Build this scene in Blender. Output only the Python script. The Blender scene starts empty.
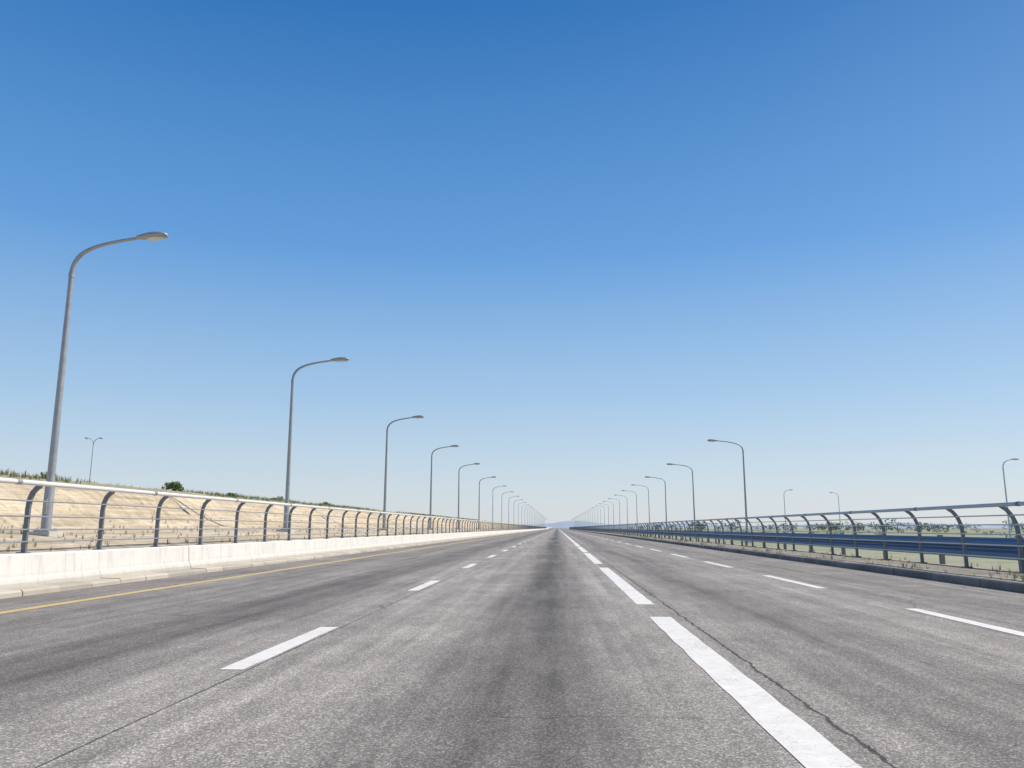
import bpy, math, random
from mathutils import Vector, noise
random.seed(7)
S=bpy.context.scene
R=math.radians

# ---------------------------------------------------------------- helpers
def new_mat(name):
    m=bpy.data.materials.new(name); m.use_nodes=True
    nt=m.node_tree
    b=nt.nodes['Principled BSDF']
    return m,nt,b
def N(nt,t,**kw):
    n=nt.nodes.new(t)
    for k,v in kw.items(): setattr(n,k,v)
    return n
def L(nt,a,b): nt.links.new(a,b)
def mth(nt,op,a,b=None,c=None,clamp=False):
    n=N(nt,'ShaderNodeMath',operation=op); n.use_clamp=clamp
    for i,v in enumerate((a,b,c)):
        if v is None: continue
        if isinstance(v,(int,float)): n.inputs[i].default_value=v
        else: L(nt,v,n.inputs[i])
    return n.outputs[0]
def mix(nt,f,a,b,mode='MIX'):
    n=N(nt,'ShaderNodeMix',data_type='RGBA',blend_type=mode)
    for sock,v in ((n.inputs[0],f),(n.inputs[6],a),(n.inputs[7],b)):
        if isinstance(v,(int,float)):
            sock.default_value=v if sock.type=='VALUE' else (v,v,v,1)
        elif isinstance(v,tuple): sock.default_value=(*v,1) if len(v)==3 else v
        else: L(nt,v,sock)
    return n.outputs[2]
def ramp(nt,f,stops,interp='LINEAR'):
    n=N(nt,'ShaderNodeValToRGB'); cr=n.color_ramp; cr.interpolation=interp
    while len(cr.elements)<len(stops): cr.elements.new(0.5)
    for e,(p,c) in zip(cr.elements,stops):
        e.position=p; e.color=(c,c,c,1) if isinstance(c,(int,float)) else (*c,1)
    L(nt,f,n.inputs[0]); return n.outputs[0]
def coords(nt,scale=(1,1,1)):
    tc=N(nt,'ShaderNodeTexCoord'); mp=N(nt,'ShaderNodeMapping')
    mp.inputs['Scale'].default_value=scale
    L(nt,tc.outputs['Object'],mp.inputs[0]); return mp.outputs[0]
def noi(nt,vec,scale,detail=4,rough=.55,dist=0):
    n=N(nt,'ShaderNodeTexNoise'); n.inputs['Scale'].default_value=scale
    n.inputs['Detail'].default_value=detail; n.inputs['Roughness'].default_value=rough
    n.inputs['Distortion'].default_value=dist
    L(nt,vec,n.inputs['Vector']); return n.outputs['Fac']
def bump(nt,b,h,strength=.3,dist=.02):
    n=N(nt,'ShaderNodeBump'); n.inputs['Strength'].default_value=strength
    n.inputs['Distance'].default_value=dist
    L(nt,h,n.inputs['Height']); L(nt,n.outputs[0],b.inputs['Normal'])

class MB:
    def __init__(s): s.v=[];s.f=[];s.m=[]
    def face(s,idx,mi=0): s.f.append(tuple(idx)); s.m.append(mi)
    def quad(s,a,b,c,d,mi=0):
        i=len(s.v); s.v+= [a,b,c,d]; s.face((i,i+1,i+2,i+3),mi)
    def box(s,x0,x1,y0,y1,z0,z1,mi=0):
        i=len(s.v)
        s.v+=[(x0,y0,z0),(x1,y0,z0),(x1,y1,z0),(x0,y1,z0),(x0,y0,z1),(x1,y0,z1),(x1,y1,z1),(x0,y1,z1)]
        for q in ((3,2,1,0),(4,5,6,7),(0,1,5,4),(1,2,6,5),(2,3,7,6),(3,0,4,7)): s.face([i+k for k in q],mi)
    def rings(s,rings,mi=0,cap=True):
        i=len(s.v); n=len(rings[0])
        for r in rings: s.v+=[tuple(p) for p in r]
        for a in range(len(rings)-1):
            for k in range(n):
                s.face((i+a*n+k,i+a*n+(k+1)%n,i+(a+1)*n+(k+1)%n,i+(a+1)*n+k),mi)
        if cap:
            s.face([i+k for k in range(n)][::-1],mi)
            s.face([i+(len(rings)-1)*n+k for k in range(n)],mi)
    def tube(s,path,rad,n=8,ref=(0,1,0),mi=0,rect=None):
        P=[Vector(p) for p in path]; ref=Vector(ref); rr=[]
        for k,p in enumerate(P):
            t=(P[min(k+1,len(P)-1)]-P[max(k-1,0)]).normalized()
            a=t.cross(ref).normalized(); b=a.cross(t).normalized()
            if rect:
                w,h=rect; rr.append([p+a*w+b*h,p-a*w+b*h,p-a*w-b*h,p+a*w-b*h])
            else:
                r=rad[k] if isinstance(rad,(list,tuple)) else rad
                rr.append([p+(a*math.cos(q)+b*math.sin(q))*r for q in [2*math.pi*j/n for j in range(n)]])
        s.rings(rr,mi)
    def obj(s,name,mats,smooth=False,loc=(0,0,0),fixn=True):
        me=bpy.data.meshes.new(name); me.from_pydata(s.v,[],s.f)
        for m in mats: me.materials.append(m)
        me.polygons.foreach_set('material_index',s.m)
        if smooth: me.polygons.foreach_set('use_smooth',[True]*len(s.f))
        me.update()
        if fixn:
            import bmesh
            bm=bmesh.new(); bm.from_mesh(me); bmesh.ops.recalc_face_normals(bm,faces=bm.faces); bm.to_mesh(me); bm.free()
        o=bpy.data.objects.new(name,me); o.location=loc
        S.collection.objects.link(o)
        if smooth:
            try: me.set_sharp_from_angle(angle=R(40))
            except Exception: pass
        return o

# ---------------------------------------------------------------- materials
def asphalt():
    m,nt,b=new_mat('asphalt')
    v=coords(nt); vs=coords(nt,(1,.03,1)); vs2=coords(nt,(1,.12,1))
    sep=N(nt,'ShaderNodeSeparateXYZ'); L(nt,v,sep.inputs[0]); X,Y=sep.outputs[0],sep.outputs[1]
    wob=noi(nt,vs2,.7,3)
    xw=mth(nt,'ADD',X,mth(nt,'MULTIPLY',mth(nt,'SUBTRACT',wob,.5),.7))
    xf=mth(nt,'DIVIDE',mth(nt,'ADD',xw,9.),18.)
    def p(x): return (x+9)/18
    # oil / rubber darkening in the lanes
    band=ramp(nt,xf,[(p(-8.9),.62),(p(-7.4),.92),(p(-6.4),.62),(p(-5.3),.98),(p(-4.6),.50),(p(-3.8),.50),(p(-3.0),1.0),(p(-1.6),1.08),
        (p(-.9),.92),(p(-.25),.10),(p(.4),.90),(p(1.0),1.06),(p(1.9),.86),(p(2.6),.48),(p(3.5),.96),(p(4.9),.96),(p(6.0),.58),(p(7.2),.95),(p(8.2),.62)],'B_SPLINE')
    bmk=mth(nt,'MULTIPLY_ADD',noi(nt,coords(nt,(.5,.05,1)),1.6,3),2.6,-.3,clamp=True)
    band=mix(nt,bmk,.93,band)
    st=noi(nt,vs,3.0,6,.66)
    stf=mth(nt,'MULTIPLY_ADD',st,1.5,.25)
    big=mth(nt,'MULTIPLY_ADD',noi(nt,v,.45,6,.62),.9,.55)
    mid=mth(nt,'MULTIPLY_ADD',noi(nt,coords(nt,(1,.35,1)),4,6,.7),.9,.55)
    grain=noi(nt,v,110,3,.8)
    gf=mth(nt,'MULTIPLY_ADD',grain,3.0,-.5)
    vo=N(nt,'ShaderNodeTexVoronoi'); vo.inputs['Scale'].default_value=95; L(nt,v,vo.inputs['Vector'])
    sp=N(nt,'ShaderNodeSeparateColor'); L(nt,vo.outputs['Color'],sp.inputs[0])
    agg=mth(nt,'MULTIPLY_ADD',mth(nt,'POWER',sp.outputs[0],3),1.2,.72)
    f=mth(nt,'MULTIPLY',mth(nt,'MULTIPLY',mth(nt,'MULTIPLY',band,stf),mth(nt,'MULTIPLY',big,gf)),mth(nt,'MULTIPLY',agg,mid))
    blo=ramp(nt,noi(nt,v,2.2,5,.65),[(.62,0),(.76,1)])
    f=mth(nt,'MULTIPLY',f,mth(nt,'MULTIPLY_ADD',blo,.25,1))
    sv=N(nt,'ShaderNodeTexVoronoi'); sv.inputs['Scale'].default_value=.38; L(nt,v,sv.inputs['Vector'])
    sdist=mth(nt,'ADD',sv.outputs['Distance'],mth(nt,'MULTIPLY',mth(nt,'SUBTRACT',noi(nt,v,7,5,.7),.5),.09))
    spill=mth(nt,'MULTIPLY',ramp(nt,sdist,[(.018,1),(.05,0)]),.4)
    f=mth(nt,'MULTIPLY',f,mth(nt,'ADD',spill,1))
    def seam(x0,w,amp,sc):
        wb=mth(nt,'MULTIPLY',mth(nt,'SUBTRACT',noi(nt,v,sc,6,.75),.5),amp)
        d=mth(nt,'ABSOLUTE',mth(nt,'SUBTRACT',mth(nt,'ADD',X,wb),x0))
        wn=mth(nt,'MULTIPLY_ADD',noi(nt,v,6,3),w*1.6,w*.1)
        return mth(nt,'LESS_THAN',d,wn)
    s1=seam(1.56,.015,.16,1.9); s2=seam(-2.44,.010,.05,.9); s3=seam(5.25,.007,.06,1.2); s4=seam(-6.0,.007,.10,1.2)
    vd=N(nt,'ShaderNodeTexVoronoi',feature='DISTANCE_TO_EDGE'); vd.inputs['Scale'].default_value=.3
    wv=N(nt,'ShaderNodeTexNoise'); wv.inputs['Scale'].default_value=1.4; wv.inputs['Detail'].default_value=6; L(nt,v,wv.inputs['Vector'])
    va=N(nt,'ShaderNodeVectorMath',operation='MULTIPLY_ADD'); L(nt,wv.outputs['Color'],va.inputs[0]); va.inputs[1].default_value=(.5,.5,0); L(nt,coords(nt,(.5,1.1,0)),va.inputs[2])
    L(nt,va.outputs[0],vd.inputs['Vector'])
    cm=ramp(nt,noi(nt,v,.33,3),[(.46,0),(.56,1)])
    ck=mth(nt,'MULTIPLY',mth(nt,'MULTIPLY',mth(nt,'LESS_THAN',vd.outputs['Distance'],.0024),cm),.6)
    dark=mth(nt,'MAXIMUM',mth(nt,'MAXIMUM',s1,s2),mth(nt,'MAXIMUM',mth(nt,'MAXIMUM',s3,s4),ck))
    base=mix(nt,1.0,(.325,.293,.255),f,'MULTIPLY')
    col=mix(nt,mth(nt,'MULTIPLY',dark,.75),base,(.02,.019,.018))
    L(nt,col,b.inputs['Base Color']); b.inputs['Roughness'].default_value=.85
    b.inputs['Specular IOR Level'].default_value=.25
    h=mth(nt,'SUBTRACT',mth(nt,'ADD',grain,mth(nt,'MULTIPLY',sp.outputs[0],.4)),mth(nt,'MULTIPLY',dark,2))
    bump(nt,b,h,.5,.005)
    return m
def paint(name,c,wear=.5):
    m,nt,b=new_mat(name); v=coords(nt)
    n1=noi(nt,v,38,5,.75); n2=noi(nt,v,1.8,4,.6)
    k=mth(nt,'MULTIPLY_ADD',n2,.55,mth(nt,'MULTIPLY',n1,.8))
    w=ramp(nt,k,[(.74-.06*wear,0),(.88,1)])
    w=mth(nt,'MULTIPLY',w,wear*1.3,clamp=True)
    d=mth(nt,'MULTIPLY_ADD',noi(nt,v,9,4),.35,.78)
    c1=mix(nt,1.0,c,d,'MULTIPLY')
    L(nt,mix(nt,w,c1,(.20,.18,.16)),b.inputs['Base Color']); b.inputs['Roughness'].default_value=.65
    bump(nt,b,n1,.3,.004)
    return m
def concrete(name,c1,c2,rnd=0.0,streak=True,sc=1.0):
    m,nt,b=new_mat(name); v=coords(nt); 
    n1=noi(nt,v,1.3*sc,6,.6); n2=noi(nt,v,40*sc,4,.7)
    col=mix(nt,ramp(nt,n1,[(.35,0),(.68,1)]),c1,c2)
    if streak:
        s=noi(nt,coords(nt,(3,3,.25)),2.5,5,.65)
        col=mix(nt,mth(nt,'MULTIPLY',ramp(nt,s,[(.50,0),(.75,1)]),.45),col,(.30,.27,.23))
        sp=N(nt,'ShaderNodeSeparateXYZ'); L(nt,v,sp.inputs[0])
        lo=ramp(nt,mth(nt,'MULTIPLY_ADD',mth(nt,'SUBTRACT',n1,.5),.3,sp.outputs[2]),[(.14,1),(.34,0)])
        col=mix(nt,mth(nt,'MULTIPLY',lo,.5),col,(.36,.32,.26))
    col=mix(nt,1.0,col,mth(nt,'MULTIPLY_ADD',n2,.3,.85),'MULTIPLY')
    if rnd:
        g=N(nt,'ShaderNodeNewGeometry')
        col=mix(nt,1.0,col,mth(nt,'MULTIPLY_ADD',g.outputs['Random Per Island'],rnd,1-rnd),'MULTIPLY')
    L(nt,col,b.inputs['Base Color']); b.inputs['Roughness'].default_value=.85
    bump(nt,b,n2,.35,.006)
    return m
def metal(name,c,rough=.5,met=.5,var=.3):
    m,nt,b=new_mat(name); v=coords(nt)
    n=noi(nt,v,6,5,.65)
    col=mix(nt,1.0,c,mth(nt,'MULTIPLY_ADD',n,var*2,1-var),'MULTIPLY')
    L(nt,col,b.inputs['Base Color']); b.inputs['Metallic'].default_value=met
    L(nt,mth(nt,'MULTIPLY_ADD',n,.25,rough-.12),b.inputs['Roughness'])
    return m
def soil(name,ca,cb,cc,strata=False,sc=1.0):
    m,nt,b=new_mat(name); v=coords(nt)
    n1=noi(nt,v,.22*sc,6,.6); n2=noi(nt,v,2.5*sc,6,.7); n3=noi(nt,v,22*sc,4,.7)
    col=mix(nt,ramp(nt,n1,[(.38,0),(.62,1)]),ca,cb)
    col=mix(nt,ramp(nt,n2,[(.5,0),(.72,1)]),col,cc)
    if strata:
        s=noi(nt,coords(nt,(.4,.10,6)),1.8,6,.75)
        col=mix(nt,1.0,col,mth(nt,'MULTIPLY_ADD',s,1.8,.1),'MULTIPLY')
        s2=noi(nt,coords(nt,(.5,1.2,.5)),2.4,5,.7)
        col=mix(nt,1.0,col,mth(nt,'MULTIPLY_ADD',s2,1.0,.5),'MULTIPLY')
    col=mix(nt,1.0,col,mth(nt,'MULTIPLY_ADD',n3,.8,.6),'MULTIPLY')
    L(nt,col,b.inputs['Base Color']); b.inputs['Roughness'].default_value=.95
    b.inputs['Specular IOR Level'].default_value=.1
    bump(nt,b,mth(nt,'ADD',n2,mth(nt,'MULTIPLY',n3,.4)),.7,.07)
    return m
def leafm(name,c1,c2):
    m,nt,b=new_mat(name); g=N(nt,'ShaderNodeNewGeometry')
    L(nt,mix(nt,g.outputs['Random Per Island'],c1,c2),b.inputs['Base Color']); b.inputs['Roughness'].default_value=.8
    b.inputs['Specular IOR Level'].default_value=.2
    return m

M_as=asphalt()
M_white=paint('white_road_paint',(.86,.81,.72),.4)
M_yel=paint('yellow_road_paint',(.74,.53,.19),.45)
M_wall=concrete('white_painted_concrete',(.80,.77,.71),(.70,.67,.61))
M_kerb=concrete('kerb_stone',(.54,.48,.38),(.64,.58,.48),.3,False)
M_kerbr=concrete('dark_kerb_stone',(.16,.15,.14),(.25,.235,.215),.3,False)
M_base=concrete('pale_concrete',(.6,.58,.54),(.5,.48,.44),0,False)
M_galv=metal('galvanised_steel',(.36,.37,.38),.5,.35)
M_pale=metal('haze_paled_steel',(.54,.59,.63),.7,.0)  # distant lamps only: fade from air haze painted into the steel colour
M_post=metal('grey_painted_steel',(.20,.21,.22),.55,.2)
M_railw=metal('white_painted_steel',(.76,.75,.71),.45,.0,.12)
M_rail=metal('pale_steel_rail',(.42,.47,.50),.45,.25,.15)
M_blue=metal('blue_painted_steel',(.075,.16,.28),.5,.1,.25)
M_glass=metal('lamp_lens',(.62,.62,.58),.25,.0,.05)
M_bank=soil('dry_sand_bank',(.55,.45,.31),(.64,.53,.38),(.42,.34,.22),True)
M_top=soil('dry_grass_ground',(.34,.31,.17),(.42,.37,.24),(.22,.22,.12),False)
M_verge=soil('gravel_verge',(.38,.33,.25),(.47,.41,.32),(.26,.23,.17),False,2)
M_field=soil('field_ground',(.29,.31,.19),(.38,.36,.25),(.19,.24,.13),False,.12)
M_leaf=leafm('leaf',(.06,.09,.03),(.14,.18,.06))
M_leafn=leafm('bush_leaf',(.09,.14,.04),(.20,.26,.09))
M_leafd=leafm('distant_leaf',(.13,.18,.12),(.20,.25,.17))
M_dry=leafm('dry_grass_blades',(.38,.34,.19),(.17,.20,.08))
M_bark=metal('bark',(.2,.18,.15),.9,0,.4)
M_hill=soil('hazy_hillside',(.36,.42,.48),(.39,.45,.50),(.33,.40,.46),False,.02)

# ---------------------------------------------------------------- ground, road
g=MB(); g.quad((-4000,-600,-.7),(4000,-600,-.7),(4000,5000,-.7),(-4000,5000,-.7)); g.obj('ground',[M_field])
YE=2400
r=MB(); r.quad((-9.0,-60,0),(8.0,-60,0),(8.0,YE,0),(-9.0,YE,0)); r.obj('road',[M_as])

def strip(b,x,w,y0,y1,z=.004):
    n=max(1,int((y1-y0)/.25)) if y1<80 else 1
    L_=[];R_=[]
    for k in range(n+1):
        y=y0+(y1-y0)*k/n
        e=.007
        ye=random.uniform(-.03,.03) if k in (0,n) else 0
        L_.append((x-w/2+random.uniform(-e,e),y+ye,z)); R_.append((x+w/2+random.uniform(-e,e),y,z))
    for k in range(n): b.quad(L_[k],R_[k],R_[k+1],L_[k+1])
a=MB(); y=6.45-16.1
while y<900: strip(a,-2.57,.20,y,y+2.75); y+=8.05
a.obj('lane_marking',[M_white])
a=MB(); strip(a,1.27,.27,-12,10.45); strip(a,1.27,.26,12.1,23); y=25.4
while y<900: strip(a,1.27,.26,y,y+10.6); y+=12
a.obj('lane_marking',[M_white])
a=MB(); y=7.9-16
while y<900: strip(a,4.86,.19,y,y+4.1); y+=7.85
a.obj('lane_marking',[M_white])
a=MB(); strip(a,-7.3,.19,-50,75); strip(a,-7.3,.19,75,900)
a.obj('yellow_edge_line',[M_yel])

# ---------------------------------------------------------------- kerbs & barrier
k=MB(); y=-20
while y<900:
    l=1.0 if y<150 else 10
    z=.11+random.uniform(-.006,.006); dx=random.uniform(-.008,.008)
    x0,x1=-9.16,-8.74+dx
    k.rings([[(x0,yy,-.05),(x1,yy,-.05),(x1,yy,z-.045),(x1-.04,yy,z-.01),(x0,yy,z)] for yy in (y+.008,y+l-.008)]); y+=l
k.obj('kerb',[M_kerb])
k=MB(); y=-20
while y<900:
    l=1.0 if y<150 else 10
    z=.15+random.uniform(-.007,.007); dx=random.uniform(-.01,.01)
    k.rings([[(7.97+dx,yy,-.05),(8.2,yy,-.05),(8.2,yy,z),(8.0+dx,yy,z),(7.97+dx,yy,z-.03)] for yy in (y+.006,y+l-.006)]); y+=l
k.obj('kerb',[M_kerbr])
w=MB(); y=-20
prof=[(-9.168,.03),(-9.168,.17),(-9.225,.28),(-9.25,.63),(-9.27,.66),(-9.50,.66),(-9.52,.63),(-9.52,-.3),(-9.168,-.3)]
while y<900:
    l=4 if y<200 else 20
    dx=random.uniform(-.006,.006)
    w.rings([[(x+dx,yy,z) for x,z in prof] for yy in (y+.008,y+l-.008)]); y+=l
w.obj('concrete_barrier',[M_wall])

# ---------------------------------------------------------------- embankment & verge terrain
def terrain(name,prof,mats,ys,amp,mi_fn):
    b=MB(); n=len(prof)
    for yy in ys:
        for j,(x,z,a_) in enumerate(prof):
            d=noise.noise(Vector((x*.5,yy*.22,3.)))*a_+noise.noise(Vector((x*1.7,yy*.9,9.)))*a_*.35
            b.v.append((x+ (d*.6 if 0<j<n-1 else 0),yy,z+d))
    for i in range(len(ys)-1):
        for j in range(n-1): b.face((i*n+j,(i)*n+j+1,(i+1)*n+j+1,(i+1)*n+j),mi_fn(j))
    return b.obj(name,mats,True)
ys=[-20+.6*i for i in range(340)]; 
while ys[-1]<YE: ys.append(ys[-1]+max(1,(ys[-1])*.03))
P=[(-9.525,.58,0),(-10.2,.70,.02),(-11.2,.80,.04),(-12.6,.92,.03),(-14.2,1.0,.06),(-15.2,1.12,.1),(-15.8,1.45,.12),(-16.4,1.85,.14),(-17.0,2.25,.14),(-17.6,2.6,.12),(-18.3,2.82,.12),(-19.5,2.95,.14),(-22,3.0,.18),(-30,3.1,.3),(-60,3.2,.4),(-220,3.2,.5),(-330,-1,0)]
terrain('embankment',P,[M_bank,M_top],ys,1,lambda j:0 if j<9 else 1)
P=[(8.205,.10,0),(8.8,.12,.02),(9.6,.12,.03),(10.4,.10,.02),(11.6,.06,.04),(12.8,-.1,.06),(14.5,-.15,.06),(18.5,-.2,.06),(22,-.6,.05),(26,-.9,0)]
terrain('verge',P,[M_verge,M_field],ys,1,lambda j:0 if j<5 else 1)

# ---------------------------------------------------------------- railings
def frange(a,b,s):
    while a<b: yield a; a+=s
rl=MB()
for yy in frange(13.85-2.35*10,700,2.35):
    j=random.uniform(-.01,.01)
    rl.tube([(-9.37,yy,.66),(-9.37,yy+j,1.45),(-9.355,yy+j,1.60),(-9.31,yy+j,1.72),(-9.24,yy+j,1.80),(-9.17,yy+j,1.84)],0,rect=(.04,.026),mi=0)
    rl.box(-9.46,-9.29,yy-.08,yy+.08,.661,.68,0)
for (x,z) in [(-9.33,1.57),(-9.345,1.30),(-9.345,1.07),(-9.345,.86)]:
    rl.tube([(x+.03,-10,z),(x+.03,700,z)],.013,6,(1,0,0),1)
yy=-10.3
while yy<700:
    rl.tube([(-9.16,yy,1.875),(-9.16,yy+4.69,1.875)],.045,10,(1,0,0),2)
    rl.tube([(-9.16,yy-.06,1.875),(-9.16,yy+.06,1.875)],.051,10,(1,0,0),1); yy+=4.7
rl.obj('metal_railing',[M_post,M_galv,M_railw],True)
rr=MB()
for yy in frange(18.8-2.5*8,700,2.5):
    j=random.uniform(-.012,.012)
    rr.tube([(10.32,yy,.08),(10.30,yy+j,1.0),(10.27,yy+j,1.2),(10.20,yy+j,1.37),(10.10,yy+j,1.50),(9.96,yy+j,1.60)],0,rect=(.04,.028),mi=0)
    rr.box(10.22,10.42,yy-.09,yy+.09,.06,.14,0)
for (x,z) in [(10.19,1.38),(10.26,1.17),(10.28,.95),(10.29,.70),(10.30,.42)]:
    rr.tube([(x-.03,-2,z),(x-.03,700,z)],.016,6,(1,0,0),1)
yy=-2.
while yy<700:
    rr.tube([(9.93,yy,1.61),(9.93,yy+4.99,1.61)],.045,10,(1,0,0),1)
    rr.tube([(9.93,yy-.06,1.61),(9.93,yy+.06,1.61)],.052,10,(1,0,0),0); yy+=5
rr.obj('metal_railing',[M_post,M_rail],True)
bb=MB()
pf=[(10.86,.34),(10.78,.40),(10.78,.50),(10.86,.56),(10.86,.60),(10.78,.66),(10.78,.76),(10.86,.82),(10.86,.86),(10.875,.86),(10.875,.34)]
yy=-10
while yy<700:
    bb.rings([[(x,q,z) for x,z in pf] for q in (yy,yy+3.985)],0); bb.box(10.88,11.0,yy+1.9,yy+2.0,-.1,.9,1); yy+=4
bb.obj('blue_guardrail',[M_blue,M_post])

# ---------------------------------------------------------------- street lamps
def lamp_mesh(name,H,arm,double=False,mat=None):
    b=MB()
    b.box(-.34,.34,-.34,.34,-.5,.10,2)
    b.rings([[(sx*.2,sy*.2,z) for sx,sy in ((-1,-1),(1,-1),(1,1),(-1,1))] for z in (.101,.13)],0)
    for sx in (-.15,.15):
        for sy in (-.15,.15): b.tube([(sx,sy,.13),(sx,sy,.18)],.02,6,(0,1,0),0)
    b.tube([(0,0,.13),(0,0,.2),(0,0,1.25),(0,0,1.35)],[.13,.125,.12,.10],14,(0,1,0),0)
    b.box(-.05,.05,-.136,-.11,.55,.95,0)
    zc=H-1.0
    for sg in ((1,-1) if double else (1,)):
        path=[(0,0,1.3),(0,0,3),(0,0,5),(0,0,zc)]; rad=[.10,.09,.078,.064]
        p0=Vector((0,0,zc)); p1=Vector((.0,0,H-.30)); p2=Vector((sg*arm*.20,0,H-.16)); p3=Vector((sg*arm*.70,0,H))
        for i in range(1,15):
            t=i/14; q=p0*(1-t)**3+p1*3*t*(1-t)**2+p2*3*t*t*(1-t)+p3*t**3
            path.append(tuple(q)); rad.append(.064-.022*t)
        if sg<0: path=path[3:]; rad=rad[3:]
        b.tube(path,rad,12,(0,1,0),0)
        x0=arm*.68; L_=max(arm*.34,.85) if not double else .6
        rings=[]
        for t,wd,up,dn in [(0,.05,.05,.05),(.08,.07,.075,.06),(.25,.11,.10,.07),(.45,.155,.125,.075),(.65,.17,.125,.075),(.85,.15,.10,.07),(.96,.10,.06,.06),(1,.04,.02,.04)]:
            x=(x0+t*L_)*sg; z=H+.015+t*.045*L_
            rings.append([(x,math.cos(a)*wd,z+(math.sin(a)*(up if math.sin(a)>0 else dn))) for a in [2*math.pi*k/14 for k in range(14)]])
        b.rings(rings,0)
        rings=[]
        for t,wd in [(.38,.06),(.48,.12),(.68,.13),(.86,.09),(.9,.04)]:
            x=(x0+t*L_)*sg; z=H+.0+t*.045*L_
            rings.append([(x,math.cos(a)*wd,z-.055+math.sin(a)*.045) for a in [2*math.pi*k/12 for k in range(12)]])
        b.rings(rings,1)
    b.tube([(0,0,zc-.08),(0,0,zc+.06)],.075,12,(0,1,0),0)
    o=b.obj(name,[mat or M_galv,M_glass,M_base],True)
    me=o.data; bpy.data.objects.remove(o); return me
mL=lamp_mesh('street_lamp_mesh',8.1,2.65)
mR=lamp_mesh('street_lamp_mesh',9.1,3.1)
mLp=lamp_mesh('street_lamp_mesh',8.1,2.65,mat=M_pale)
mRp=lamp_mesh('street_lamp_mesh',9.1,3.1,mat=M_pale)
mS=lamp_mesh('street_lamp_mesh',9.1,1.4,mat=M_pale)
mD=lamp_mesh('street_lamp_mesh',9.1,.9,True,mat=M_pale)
def lamp(me,x,y,z,rot=0,sc=1,sz=None):
    o=bpy.data.objects.new('street_lamp',me); S.collection.objects.link(o)
    o.location=(x,y,z); o.rotation_euler=(R(random.uniform(-.3,.3)),R(random.uniform(-.3,.3)),rot+R(random.uniform(-2,2))); o.scale=(sc,sc,sz or sc); return o
ysL=[19.3,37.1,58.5,80,103,130,158]
while ysL[-1]<800: ysL.append(ysL[-1]+26)
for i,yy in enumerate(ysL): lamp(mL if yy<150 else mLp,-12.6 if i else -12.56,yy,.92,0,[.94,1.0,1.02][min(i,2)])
ysR=[73.6,101,127,150,173]
while ysR[-1]<800: ysR.append(ysR[-1]+24)
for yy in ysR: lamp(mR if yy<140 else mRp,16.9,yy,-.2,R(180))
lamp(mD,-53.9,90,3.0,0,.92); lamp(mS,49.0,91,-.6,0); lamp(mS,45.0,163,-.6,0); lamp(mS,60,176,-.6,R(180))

# ---------------------------------------------------------------- vegetation
def tufts(name,pts,mats,h=(.08,.25),n=7,w=.008):
    b=MB()
    for (x,y,z,s) in pts:
        for _ in range(n):
            a=random.uniform(0,6.283); hh=random.uniform(*h)*s; ln=random.uniform(.1,.6)*hh; r0=random.uniform(0,.06)*s
            bx,by=x+math.cos(a)*r0,y+math.sin(a)*r0; ca,sa=math.cos(a),math.sin(a); ww=w*s*random.uniform(.7,1.4)
            i=len(b.v)
            b.v+=[(bx-sa*ww,by+ca*ww,z-.03),(bx+sa*ww,by-ca*ww,z-.03),(bx+ca*ln*.4+sa*ww*.6,by+sa*ln*.4-ca*ww*.6,z+hh*.6),(bx+ca*ln*.4-sa*ww*.6,by+sa*ln*.4+ca*ww*.6,z+hh*.6),(bx+ca*ln,by+sa*ln,z+hh)]
            b.face((i,i+1,i+2,i+3)); b.face((i+3,i+2,i+4))
    return b.obj(name,mats,fixn=False)
pts=[]
for _ in range(1500):
    y=8+(random.random()**1.6)*110; x=8.25+abs(random.gauss(0,1.2))%3.4
    if noise.noise(Vector((x*.8,y*.35,4)))<.02: continue
    pts.append((x,y,.11,random.uniform(.35,.8)))
tufts('dry_grass',pts,[M_dry])
pts=[]
for _ in range(5600):
    y=14+(random.random()**1.5)*190; x=-18.0-abs(random.gauss(0,1.8))
    if noise.noise(Vector((x*.3,y*.12,1)))<-.1: continue
    pts.append((x,y,2.76+min(.2,(-18-x)*.1),random.uniform(.5,1.25)))
for _ in range(900):
    y=14+(random.random()**1.5)*120; x=random.uniform(-17.5,-9.8); 
    z=.66+(-9.5-x)*.085 if x>-15 else 1.12+(-15.2-x)*.62
    pts.append((x,y,z,random.uniform(.3,.7)))
tufts('dry_grass',pts,[M_dry],n=6,w=.012)
def bush(x,y,z,r,h,n,name='bush',mat=M_leaf):
    b=MB()
    for _ in range(7):
        a=random.uniform(0,6.28); q=random.uniform(.3,.8)*r
        b.tube([(0,0,-.1),(math.cos(a)*q*.4,math.sin(a)*q*.4,h*.35),(math.cos(a)*q,math.sin(a)*q,h*.8)],[.03,.02,.008],5,(0,1,.1),1)
    cl=[(random.uniform(-.7,.7)*r,random.uniform(-.7,.7)*r,random.uniform(.25,.85)*h,random.uniform(.25,.5)*r) for _ in range(11)]
    for _ in range(n):
        c=random.choice(cl); v=Vector((random.gauss(0,1),random.gauss(0,1),random.gauss(0,.8))).normalized()*c[3]*random.uniform(.5,1.1)
        p=Vector(c[:3])+v; p.z=max(p.z,.02)
        u=Vector((random.gauss(0,1),random.gauss(0,1),random.gauss(0,1))).normalized(); t=u.cross(Vector((random.gauss(0,1),random.gauss(0,1),random.gauss(0,1)))).normalized()
        s=random.uniform(.03,.07)*max(1,r)
        b.quad(p-u*s,p-t*s*.5,p+u*s,p+t*s*.5,0)
    return b.obj(name,[mat,M_bark],loc=(x,y,z),fixn=False)
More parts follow.
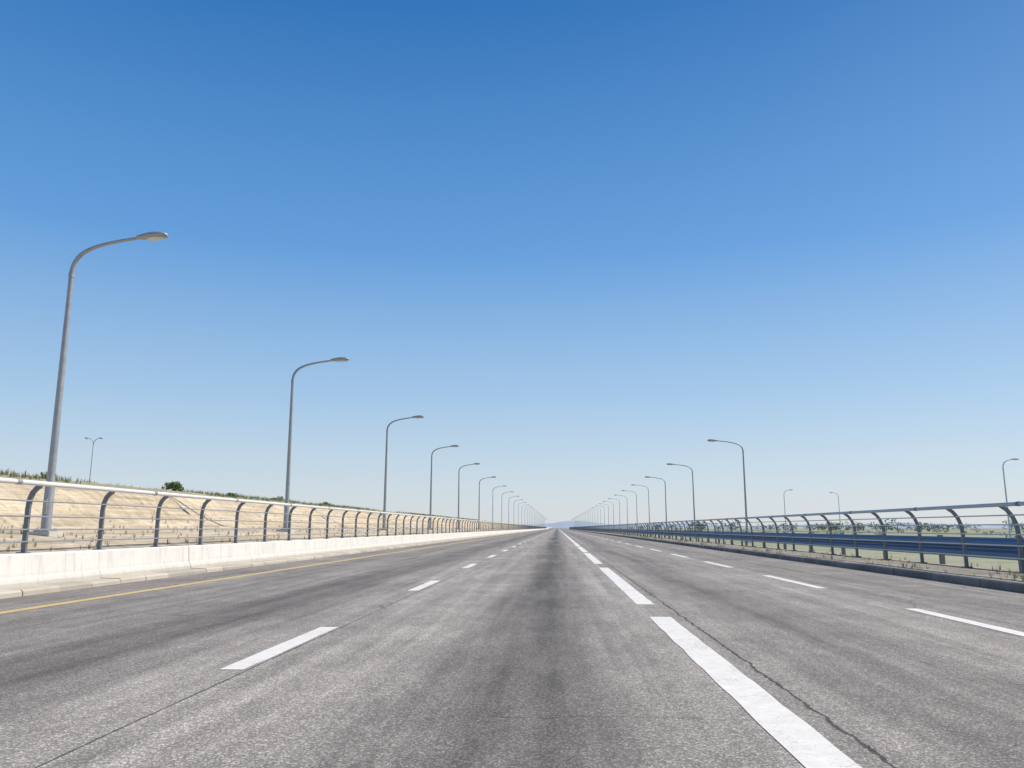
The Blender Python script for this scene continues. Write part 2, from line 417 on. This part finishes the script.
bush(-19.2,39.4,2.85,.5,.5,900,mat=M_leafn); bush(-18.9,46,2.8,.35,.25,500,mat=M_leafn); bush(-20.5,58,2.9,.6,.3,700,mat=M_leafn); bush(-19.0,29,2.85,.3,.2,400,mat=M_leafn); bush(-19.6,68,2.85,.5,.35,500,mat=M_leafn)
def treemass(name,specs,mat):
    b=MB()
    for (x,y,z,h) in specs:
        b.tube([(x,y,z),(x+.1*h*.2,y,z+h*.35),(x,y,z+h*.7)],[h*.035,h*.025,h*.01],5,(0,1,.1),1)
        cl=[(x+random.gauss(0,.45)*h,y+random.gauss(0,.3)*h,z+h*random.uniform(.15,.8),h*random.uniform(.15,.28)) for _ in range(10)]
        for _ in range(150):
            c=random.choice(cl); v=Vector((random.gauss(0,1),random.gauss(0,1),random.gauss(0,.8))).normalized()*c[3]*random.uniform(.5,1.1)
            p=Vector(c[:3])+v
            u=Vector((random.gauss(0,1),random.gauss(0,1),random.gauss(0,1))).normalized(); t=u.cross(Vector((random.gauss(0,1),random.gauss(0,1),random.gauss(0,1)))).normalized()
            s=h*random.uniform(.05,.09); b.quad(p-u*s,p-t*s*.6,p+u*s,p+t*s*.6,0)
    return b.obj(name,[mat,M_bark],fixn=False)
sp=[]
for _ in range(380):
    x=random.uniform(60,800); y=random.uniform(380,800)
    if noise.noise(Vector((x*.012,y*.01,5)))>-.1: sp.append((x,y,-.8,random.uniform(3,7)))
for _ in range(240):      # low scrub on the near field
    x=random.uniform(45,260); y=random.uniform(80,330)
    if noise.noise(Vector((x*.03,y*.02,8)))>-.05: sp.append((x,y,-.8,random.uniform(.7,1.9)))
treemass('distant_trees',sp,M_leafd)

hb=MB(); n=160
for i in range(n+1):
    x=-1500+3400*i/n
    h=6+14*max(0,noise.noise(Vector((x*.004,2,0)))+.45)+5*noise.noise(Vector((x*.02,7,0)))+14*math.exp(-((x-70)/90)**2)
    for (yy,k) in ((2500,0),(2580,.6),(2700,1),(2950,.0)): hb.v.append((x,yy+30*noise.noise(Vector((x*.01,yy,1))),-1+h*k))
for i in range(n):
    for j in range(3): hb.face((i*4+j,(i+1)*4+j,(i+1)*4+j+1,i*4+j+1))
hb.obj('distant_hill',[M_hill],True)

# ---------------------------------------------------------------- light
elev,az=R(48),R(70)   # azimuth clockwise from +Y
wd=bpy.data.worlds.new('World'); S.world=wd; wd.use_nodes=True; nt=wd.node_tree
sky=N(nt,'ShaderNodeTexSky',sky_type='NISHITA'); sky.sun_disc=False; sky.sun_elevation=elev; sky.sun_rotation=az
sky.air_density=1.0; sky.dust_density=1.0; sky.ozone_density=2.0; sky.altitude=0
tc=N(nt,'ShaderNodeTexCoord'); sz=N(nt,'ShaderNodeSeparateXYZ'); L(nt,tc.outputs['Generated'],sz.inputs[0])
el=mth(nt,'MAXIMUM',sz.outputs[2],0)
air=ramp(nt,el,[(0,(.78,.82,.86)),(.05,(.66,.77,.87)),(.155,(.41,.63,.88)),(.33,(.13,.38,.80)),(.58,(.008,.175,.53)),(1,(.005,.10,.34))])
air=mix(nt,1.0,air,(10,10,10),'MULTIPLY')
skc=mix(nt,.77,sky.outputs[0],air)
bg=nt.nodes['Background']; L(nt,skc,bg.inputs[0]); bg.inputs[1].default_value=.10
sd=Vector((math.sin(az)*math.cos(elev),math.cos(az)*math.cos(elev),math.sin(elev)))
ld=bpy.data.lights.new('sun','SUN'); ld.energy=4.6; ld.angle=R(.5); ld.color=(1,.92,.81)
lo=bpy.data.objects.new('sun',ld); S.collection.objects.link(lo); lo.location=(40,0,60)
lo.rotation_euler=sd.to_track_quat('Z','Y').to_euler()

cd=bpy.data.cameras.new('camera'); co=bpy.data.objects.new('camera',cd); S.collection.objects.link(co)
cd.sensor_width=36; cd.lens=28.1; cd.clip_start=.05; cd.clip_end=12000
co.location=(0,0,1.1); co.rotation_euler=(R(90+10.2),0,R(3.2)); S.camera=co
S.view_settings.view_transform='Standard'; S.view_settings.look='None'; S.view_settings.exposure=0
